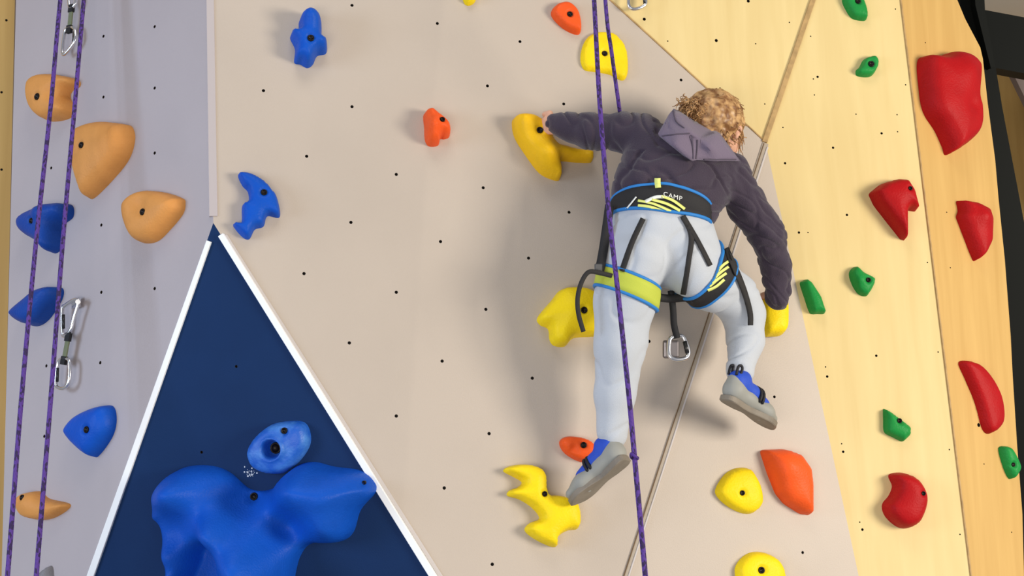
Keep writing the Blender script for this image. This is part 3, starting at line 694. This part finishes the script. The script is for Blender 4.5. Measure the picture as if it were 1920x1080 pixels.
md = hood.modifiers.new('s', 'SUBSURF'); md.levels = 2; md.render_levels = 2
bm = bmesh.new(); bm.from_mesh(hood.data); cl = bm.edges.layers.float.new('crease_edge')
for e in bm.edges: e[cl] = .85
bm.to_mesh(hood.data); bm.free()
md = hood.modifiers.new('t', 'SOLIDIFY'); md.thickness = .006; md.offset = 0
hood['label'] = 'lighter purple folded hood'
# fold shade of the hood, drawn as dark tubes
def ribbon_pts(L, w, lift=.003, trees=None, n=8, cross=2):
    """pixel polyline -> draped grid"""
    P = catmull([Vector((x, y, 0)) for x, y in L], n); V_ = []; F_ = []; last = None
    ws = w if isinstance(w, (list, tuple)) else None
    for i, p in enumerate(P):
        t = P[min(i+1, len(P)-1)]-P[max(i-1, 0)]; nn = Vector((-t.y, t.x, 0)).normalized()
        ww = w if ws is None else ws[0]+(ws[1]-ws[0])*i/(len(P)-1)
        for k in range(cross+1):
            q = p+nn*ww*(k/cross-.5); s_ = surf(q.x, q.y, lift, trees)
            if s_ is None: s_ = V_[-(cross+1)] if len(V_) > cross else W(q.x, q.y, .3)
            V_.append(s_)
    for i in range(len(P)-1):
        for k in range(cross):
            a = i*(cross+1)+k; F_.append((a, a+1, a+cross+2, a+cross+1))
    return V_, F_
def drape(name, L, w, m, parent, lift=.003, trees=None, th=.002, **kw):
    v, f = ribbon_pts(L, w, lift, trees, **kw); o = mesh_obj(name, v, f, m, parent=parent)
    md = o.modifiers.new('t', 'SOLIDIFY'); md.thickness = th; md.offset = 0; return o
dg = bpy.context.evaluated_depsgraph_get(); dg.update(); eh = hood.evaluated_get(dg); em = eh.to_mesh()
BHD = BVHTree.FromPolygons([PW['hood'] @ v.co for v in em.vertices], [tuple(p.vertices) for p in em.polygons]); eh.to_mesh_clear()
M_foldshade = mat('hood_fold_shade', (.09, .072, .10, 1), .9)  # darker than the lining: shade of the folds put into the colour
for L in ([(1241,255),(1265,252),(1293,250)], [(1297,254),(1299,275),(1300,298)], [(1308,262),(1307,280),(1305,298)], [(1262,208),(1268,228),(1283,240)], [(1320,299),(1350,299),(1380,299)]):
    v, f = tube(catmull([p for p in (surf(x, y, .0015, [BHD]) for x, y in L) if p], 6), .0019, 6)
    mesh_obj('fold_shade', v, f, M_foldshade, parent=hood)

# ------------------------------------------------------------------ hair
Hh = SDF([HC[i]-.15 for i in range(3)], [HC[i]+.15 for i in range(3)], .0035)
Hh.add(HC+HU*.020-FD*.022, .083, HC+HU*.022+FD*.002, .080, .02)
Hh.add(HC-HU*.03-FD*.035, .055, HC-HU*.01-FD*.035, .07, .03)
Hh.add(HC+FD*.078-HU*.03, .055, k=.01, cut=True)
Hh.add(HC+HRt*.085+FD*.02-HU*.045, .032, k=.008, cut=True)
M_hair = mat('golden_brown_hair', (.20, .085, .026, 1), .45, spec=.5, var=.6, vscale=55, var2=(.66, .40, .17, 1))
def hrw(p):
    q = p-HC; return .005*noise.noise(q*38)+.003*noise.noise(q*80)
v, q = Hh.mesh(); v = relax(v, q, 2); v = wrinkle(v, q, hrw)
parts = [([Vector(x) for x in v], [tuple(int(i) for i in x) for x in q])]
rnd = random.Random(5)
def curl(p, d, L, r0, amp, turns, th):
    a = d.orthogonal().normalized(); b = d.cross(a); P = []; n = 16; ph = rnd.uniform(0, 6)
    for i in range(n):
        t = i/(n-1); an = ph+t*turns*2*pi; P.append(p+d*L*t+(a*cos(an)+b*sin(an))*amp*(.3+.7*t)-Vector((0, 0, 1))*r0*t*t)
    return tube(P, [th*(1-.6*i/(n-1)) for i in range(n)], 5)
BC = HC+HU*.055-FD*.055-HRt*0+CU*.0                         # bunched curls, upper left of the head
BC = W(1290,203,.27)
for i in range(260):
    d = Vector((rnd.gauss(0, 1), rnd.gauss(0, 1), rnd.gauss(0, 1))).normalized()
    d = (d+CB*.25-CR*.2).normalized()
    bc = BC+CR*rnd.uniform(-.010, .045)-CU*rnd.uniform(-.012, .018)
    parts.append(curl(bc+d*.006, d, rnd.uniform(.012, .036), .008, rnd.uniform(.004, .009), rnd.uniform(.8, 1.8), rnd.uniform(.0014, .0034)))
for i in range(330):                                        # strands swept from the bun over the skull, with flyaways
    d = Vector((rnd.gauss(0, 1), rnd.gauss(0, 1), rnd.gauss(0, 1))).normalized()
    if d.dot(FD) > .5: continue
    s0 = HC+HU*.02-FD*.01+d*.082
    to = (BC-s0); tg = (to-d*to.dot(d)).normalized() if to.length > .01 else d
    tg = (-tg+d*(rnd.uniform(-.05, .35) if (s0-HC).dot(CR) < .01 else rnd.uniform(-.12, .06))+Vector((rnd.gauss(0, .12), rnd.gauss(0, .12), rnd.gauss(0, .12)))).normalized()
    parts.append(curl(s0-d*.006, tg, rnd.uniform(.03, .055), .012, rnd.uniform(.002, .005), rnd.uniform(.6, 1.6), rnd.uniform(.0014, .0032)))
for i in range(26):                                         # locks falling on the right cheek
    p = W(1378+rnd.uniform(-8, 12), 225+rnd.uniform(-8, 12), .20+rnd.uniform(-.02, .03))
    parts.append(curl(p, (-CU+CR*rnd.uniform(-.05, .12)).normalized(), rnd.uniform(.05, .09), .0, .004, rnd.uniform(.6, 1.4), .0022))
hv_, hf_ = join(*parts)
hair = mesh_obj('hair', hv_, hf_, M_hair, parent=person); hair['label'] = 'curly golden brown hair gathered in a bun'

# ------------------------------------------------------------------ shoes
M_rand = mat('grey_shoe_rubber', (.30, .30, .27, 1), .6); M_sole = mat('taupe_sole_rubber', (.235, .20, .155, 1), .6, var=.2, vscale=30)
M_blue = mat('blue_shoe_fabric', (.015, .07, .50, 1), .6, bump=.3, bscale=300); M_blk = mat('black_strap', (.008, .008, .012, 1), .6)
M_sock = mat('pale_sock', (.60, .60, .62, 1), .9, bump=.3, bscale=400)
def shoe(heel, toe, nrm, ankle, label, flip):
    ax = (toe-heel); Ln = ax.length; ax.normalize(); n = (nrm-ax*nrm.dot(ax)).normalized(); sd = ax.cross(n)*flip
    S = SDF([min(heel[i], toe[i], ankle[i])-.09 for i in range(3)], [max(heel[i], toe[i], ankle[i])+.09 for i in range(3)], .003)
    up = -n
    P = lambda l, s, u: heel+ax*(l*Ln)+sd*s+up*u
    S.add(P(0, 0, .018), .030, P(.3, 0, .018), .026, .012); S.add(P(.3, 0, .016), .026, P(.72, .004, .014), .032, .015, (n, .75))
    S.add(P(.72, .004, .013), .032, P(.98, .010, .012), .018, .015, (n, .8)); S.add(P(0, 0, .03), .027, P(-.02, 0, .045), .024, .012)
    v, q = S.mesh(); v = relax(v, q, 2); Pm = P(.4, 0, .02)
    sh_ = mesh_obj('shoe', [Vector(x) for x in v], [tuple(int(i) for i in x) for x in q], M_rand, parent=person); sh_['label'] = label
    U = SDF([min(heel[i], toe[i], ankle[i])-.09 for i in range(3)], [max(heel[i], toe[i], ankle[i])+.09 for i in range(3)], .003)
    U.add(P(.05, 0, .04), .0275, P(.35, 0, .040), .023, .012); U.add(P(.35, 0, .038), .023, P(.66, .004, .026), .024, .012)
    U.add(P(.0, 0, .05), .026, P(.1, 0, .058), .0255, .01)
    v, q = U.mesh(); v = relax(v, q, 2); u_ = mesh_obj('upper', [Vector(x) for x in v], [tuple(int(i) for i in x) for x in q], M_blue, parent=sh_); u_['label'] = 'blue fabric upper'
    # sole
    ol = [(-.15, 0), (-.12, -.020), (.0, -.026), (.2, -.022), (.4, -.020), (.6, -.027), (.78, -.031), (.95, -.022), (1.08, .002), (1.1, .014), (1.02, .028), (.85, .035), (.65, .030), (.4, .018), (.2, .022), (0, .026), (-.12, .020)]
    C2 = catmull([Vector((a, b, 0)) for a, b in ol], 4, True); SV = []; k = len(C2)
    bend = lambda l: .004*sin(max(0, l-.2)*3)
    for z in (-.0155, -.018, -.003):
        s = .95 if z < -.017 else 1
        for c in C2: SV.append(P(c.x*s+(1-s)*.45, c.y*s, z+bend(c.x)))
    SF = [tuple(range(k, 2*k))]+[(a, (a+1) % k, (a+1) % k+2*k, a+2*k) for a in range(k)]+[(a+k, (a+1) % k+k, (a+1) % k, a) for a in range(k)]+[tuple(range(3*k-1, 2*k-1, -1))]
    so = mesh_obj('sole', SV, SF, M_sole, parent=sh_, smooth=False); so['label'] = 'taupe rubber sole'
    bm = bmesh.new(); bm.from_mesh(so.data); bmesh.ops.recalc_face_normals(bm, faces=bm.faces); bm.to_mesh(so.data); bm.free()
    # strap over the instep, pull loops at the heel
    ar = [P(.42, .029*cos(t), .030+.032*sin(t)) for t in np.linspace(-.35, pi+.35, 14)]
    v, f = tube(ar, .0045, 6); v2, f2 = tube([p+ax*.011 for p in ar], .0045, 6); st = mesh_obj('strap', *join((v, f), (v2, f2)), M_blk, parent=sh_)
    for s in (-1, 1):
        b0 = P(-.06, s*.014, .055); lp = [b0, b0+up*.022+sd*s*.003, b0+up*.030-ax*.006, b0+up*.022-ax*.014, b0-ax*.012]
        v, f = tube(catmull(lp, 4), .0038, 6); mesh_obj('pull_loop', v, f, M_blk, parent=sh_)
    # sock
    v, f = tube([ankle+(ankle-heel).normalized()*.012, ankle, P(.05, 0, .045)], [.026, .027, .025], 16); mesh_obj('sock', v, f, M_sock, parent=person)
shoe(Lh, Lt, (CR*.55-CU*.62+CB*.60), lthigh[-1][0], 'grey and blue climbing shoe standing on the yellow hold', 1)
shoe(Rh, Rt, (-CR*.35-CU*.88+CB*.28), rthigh[-1][0], 'grey and blue climbing shoe hanging free', 1)

# ------------------------------------------------------------------ harness
M_web = mat('harness_black', (.018, .017, .018, 1), .75, bump=.3, bscale=300); M_pb = mat('harness_blue_edge', (.02, .20, .56, 1), .6)
M_lime = mat('harness_lime', (.50, .56, .06, 1), .7, bump=.2, bscale=400); M_lime2 = mat('harness_print_lime', (.78, .82, .22, 1), .6); M_wp = mat('harness_print_white', (.78, .80, .76, 1), .6)
M_strap = mat('strap_dark_grey', (.024, .022, .021, 1), .8, bump=.3, bscale=300)
harness = empty('harness', W(1243,430,.3)); harness.parent = person; harness.matrix_parent_inverse = Matrix(); harness.matrix_local = pmw.inverted() @ Matrix.Translation(W(1243,430,.3))
PW['harness'] = Matrix.Translation(W(1243,430,.3))
harness['label'] = 'black climbing harness with blue edges and lime prints'
def band(name, C, axis, hts, m, rmax, th=.006, seg=64, trees=None, lift=.004, piping=True, skew=None, clamp=None):
    axis = axis.normalized(); a = (CR-axis*CR.dot(axis)).normalized(); b = axis.cross(a); rows = []
    for h in hts:
        row = []
        for k in range(seg):
            t = 2*pi*k/seg; d = a*cos(t)+b*sin(t); o_ = C+axis*h; r = 0
            if skew: o_ = C+axis*skew(t, h)
            for tr in (trees or BVH):
                hh = tr.ray_cast(o_, d)
                if hh[0] is not None and hh[3] < rmax: r = max(r, hh[3])
            if clamp: r = min(r, clamp)
            row.append((o_, d, r if r > 0 else None))
        rs = [x[2] for x in row]; good = [x for x in rs if x]; mean = sum(good)/max(1, len(good)) if good else rmax
        rs = [x if x else mean for x in rs]
        for _ in range(3): rs = [(rs[i-1]+2*rs[i]+rs[(i+1) % seg])/4 for i in range(seg)]
        rows.append([o_+d*(r+lift) for (o_, d, _), r in zip(row, rs)])
    V_ = [p for r in rows for p in r]; F_ = [(i*seg+k, i*seg+(k+1) % seg, (i+1)*seg+(k+1) % seg, (i+1)*seg+k) for i in range(len(hts)-1) for k in range(seg)]
    o = mesh_obj(name, V_, F_, m, parent=harness); md = o.modifiers.new('t', 'SOLIDIFY'); md.thickness = th; md.offset = 0
    if piping:
        for r in (rows[0], rows[-1]):
            v, f = tube(r, .0048, 8, True); mesh_obj('edging', v, f, M_pb, parent=o)
    return o, BVHTree.FromPolygons(V_, F_)
wc = W(1238,402,.245); wax = (W(1251,320,.255)-W(1243,430,.245))-CB*.026
belt, BW = band('waist_belt', wc, wax+CB*.004, [-.034, -.018, 0, .020, .040], M_web, .2, clamp=.131, skew=lambda t, h: h*(.45+.55*max(0, -sin(t))))
lax = (lthigh[1][0]-lthigh[2][0]).normalized()+CR*.30
ll, BL1 = band('leg_loop', W(1176,540,.225), lax, [-.027, -.010, .010, .027], M_lime, .125, trees=[BT])
ll['label'] = 'lime leg loop'
rax = (rthigh[0][0]-rthigh[2][0]).normalized()*1+CU*.15
rl, BL2 = band('leg_loop', W(1318,520,.215), rax, [-.028, -.008, .010, .028], M_web, .125, trees=[BT])
ALL = BVH+[BW, BL1, BL2]
# elastic straps between belt and leg loops
for L, w in (([(1206,410),(1185,455),(1166,508)], 10), ([(1280,405),(1296,440),(1291,490),(1281,552)], 10), ([(1290,420),(1310,455),(1332,498)], 8)):
    drape('strap', L, w, M_strap, harness, .006, ALL, .003, cross=2)
# prints on the belt
for L, w, m in (([(1196,385),(1220,388),(1246,398)], 5, M_lime2), ([(1196,376),(1225,382),(1258,396)], 4.5, M_lime2), ([(1222,374),(1250,382),(1275,395)], 5, M_lime2), ([(1240,368),(1262,376),(1284,392)], 5, M_lime2), ([(1210,378),(1228,370),(1244,369)], 6, M_wp)):
    drape('print', L, w, m, belt, .008, [BW], .001)
drape('print', [(1165,403),(1180,385),(1193,369)], 2.5, M_wp, belt, .008, [BW], .001)
drape('tab', [(1234,352),(1233,343),(1233,334)], 11, M_lime2, belt, .010, ALL, .003)
# lettering on the belt
tcv = bpy.data.curves.new('t', 'FONT'); tcv.body = 'CAMP'; tcv.size = 1; tcv.space_character = 1.15
to = bpy.data.objects.new('t', tcv); COL.objects.link(to); dg = bpy.context.evaluated_depsgraph_get(); dg.update()
tm = bpy.data.meshes.new_from_object(to.evaluated_get(dg)); bpy.data.objects.remove(to)
xs = [v.co.x for v in tm.vertices]; sc = 36/(max(xs)-min(xs)); vv = []
for v in tm.vertices:
    x = (v.co.x-min(xs))*sc; y = v.co.y*12; an = R(15); X = 1244+x*cos(an)+y*sin(an)*.3; Y = 367+x*sin(an)-y*cos(an)
    vv.append(surf(X, Y, .009, [BW]) or W(X, Y, .34))
lt = mesh_obj('lettering', vv, [tuple(p.vertices) for p in tm.polygons], M_wp, parent=belt, smooth=False)
# prints on the right leg loop
for L in ([(1344,510),(1356,497),(1366,490)], [(1338,523),(1352,510),(1366,500)], [(1330,537),(1348,522),(1362,512)], [(1327,545),(1343,537),(1358,524)]):
    drape('print', L, 5, M_lime2, rl, .008, [BL2], .001)
# side strap block and webbing tails
def freestrap(name, L, w, m, parent, th=.003, nrm=CB):
    P = catmull([W(x, y, d) for x, y, d in L], 6); V_ = []; F_ = []
    for i, p in enumerate(P):
        t = (P[min(i+1, len(P)-1)]-P[max(i-1, 0)]).normalized(); s = t.cross(nrm).normalized()
        V_ += [p-s*w/2, p+s*w/2]
    for i in range(len(P)-1): F_.append((2*i, 2*i+1, 2*i+3, 2*i+2))
    o = mesh_obj(name, V_, F_, m, parent=parent); md = o.modifiers.new('t', 'SOLIDIFY'); md.thickness = th; md.offset = 0; return o
drape('side_strap', [(1148,392),(1140,430),(1134,470),(1128,505)], 20, M_web, harness, .008, ALL, .004) if False else freestrap('side_strap', [(1143,385,.27),(1137,430,.27),(1131,470,.27),(1124,508,.28)], .024, M_web, harness, .006)
v, f = box(W(1122,503,.285), CR*.010, CU*.012, CB*.005); bk = mesh_obj('buckle', v, f, mat('dark_buckle', (.10,.10,.10,1), .35, metal=.8), parent=harness, smooth=False); md = bk.modifiers.new('b', 'BEVEL'); md.width = .002
freestrap('webbing_tail', [(1150,518,.30),(1125,512,.30),(1104,510,.30),(1090,530,.29),(1083,560,.28),(1085,590,.27),(1094,622,.26)], .012, M_strap, harness)
drape('webbing_tail', [(1361,466),(1377,500),(1395,545),(1406,585),(1407,610)], 10, M_strap, harness, .012, ALL, .003)
freestrap('webbing_tail', [(1350,482,.285),(1340,492,.285),(1328,500,.29)], .010, M_strap, harness)
# crotch webbing, belay loop and its carabiner
v, f = tube(catmull([W(1228,556,.24), W(1255,560,.215), W(1285,558,.235), W(1300,562,.25)], 5), .011, 10); mesh_obj('crotch_webbing', v, f, M_web, parent=harness)
freestrap('belay_loop', [(1258,545,.22),(1262,580,.205),(1264,610,.195),(1270,634,.19)], .017, M_slb, harness, .006)
cb = empty('belay_carabiner', W(1270,650,.18))
ol = [(1258,634),(1278,630),(1287,645),(1291,660),(1286,671),(1268,674),(1256,668),(1254,650)]
v, f = tube(catmull([W(x, y, .185) for x, y in ol], 6, True), .006, 8, True); mesh_obj('body', v, f, M_al, parent=cb)
v, f = tube([W(1284,640,.187), W(1289,662,.187)], .0062, 8); mesh_obj('gate', v, f, M_dkal, parent=cb)
v, f = box(W(1258,655,.165), CR*.022, CU*.024, CB*.010); pl = mesh_obj('belay_plate', v, f, mat('grey_anodised', (.22,.20,.20,1), .35, metal=.7), parent=cb, smooth=False); md = pl.modifiers.new('b', 'BEVEL'); md.width = .006; md.segments = 3
tag(cb, 'metal carabiner and belay device hanging from the harness below the climber', 'carabiner')
# the tied-in rope, passing in front of the far side of the body
rp = [on_y(1118,-300,2.72), W(1135,0,.40), W(1147,100,.33), W(1158,180,.27), W(1163,215,.20), W(1172,270,.10), W(1200,380,.05), W(1240,470,.10)]
rope('dark purple rope tied to the climber, ending behind the left shoulder', catmull(rp, 8), .0055)
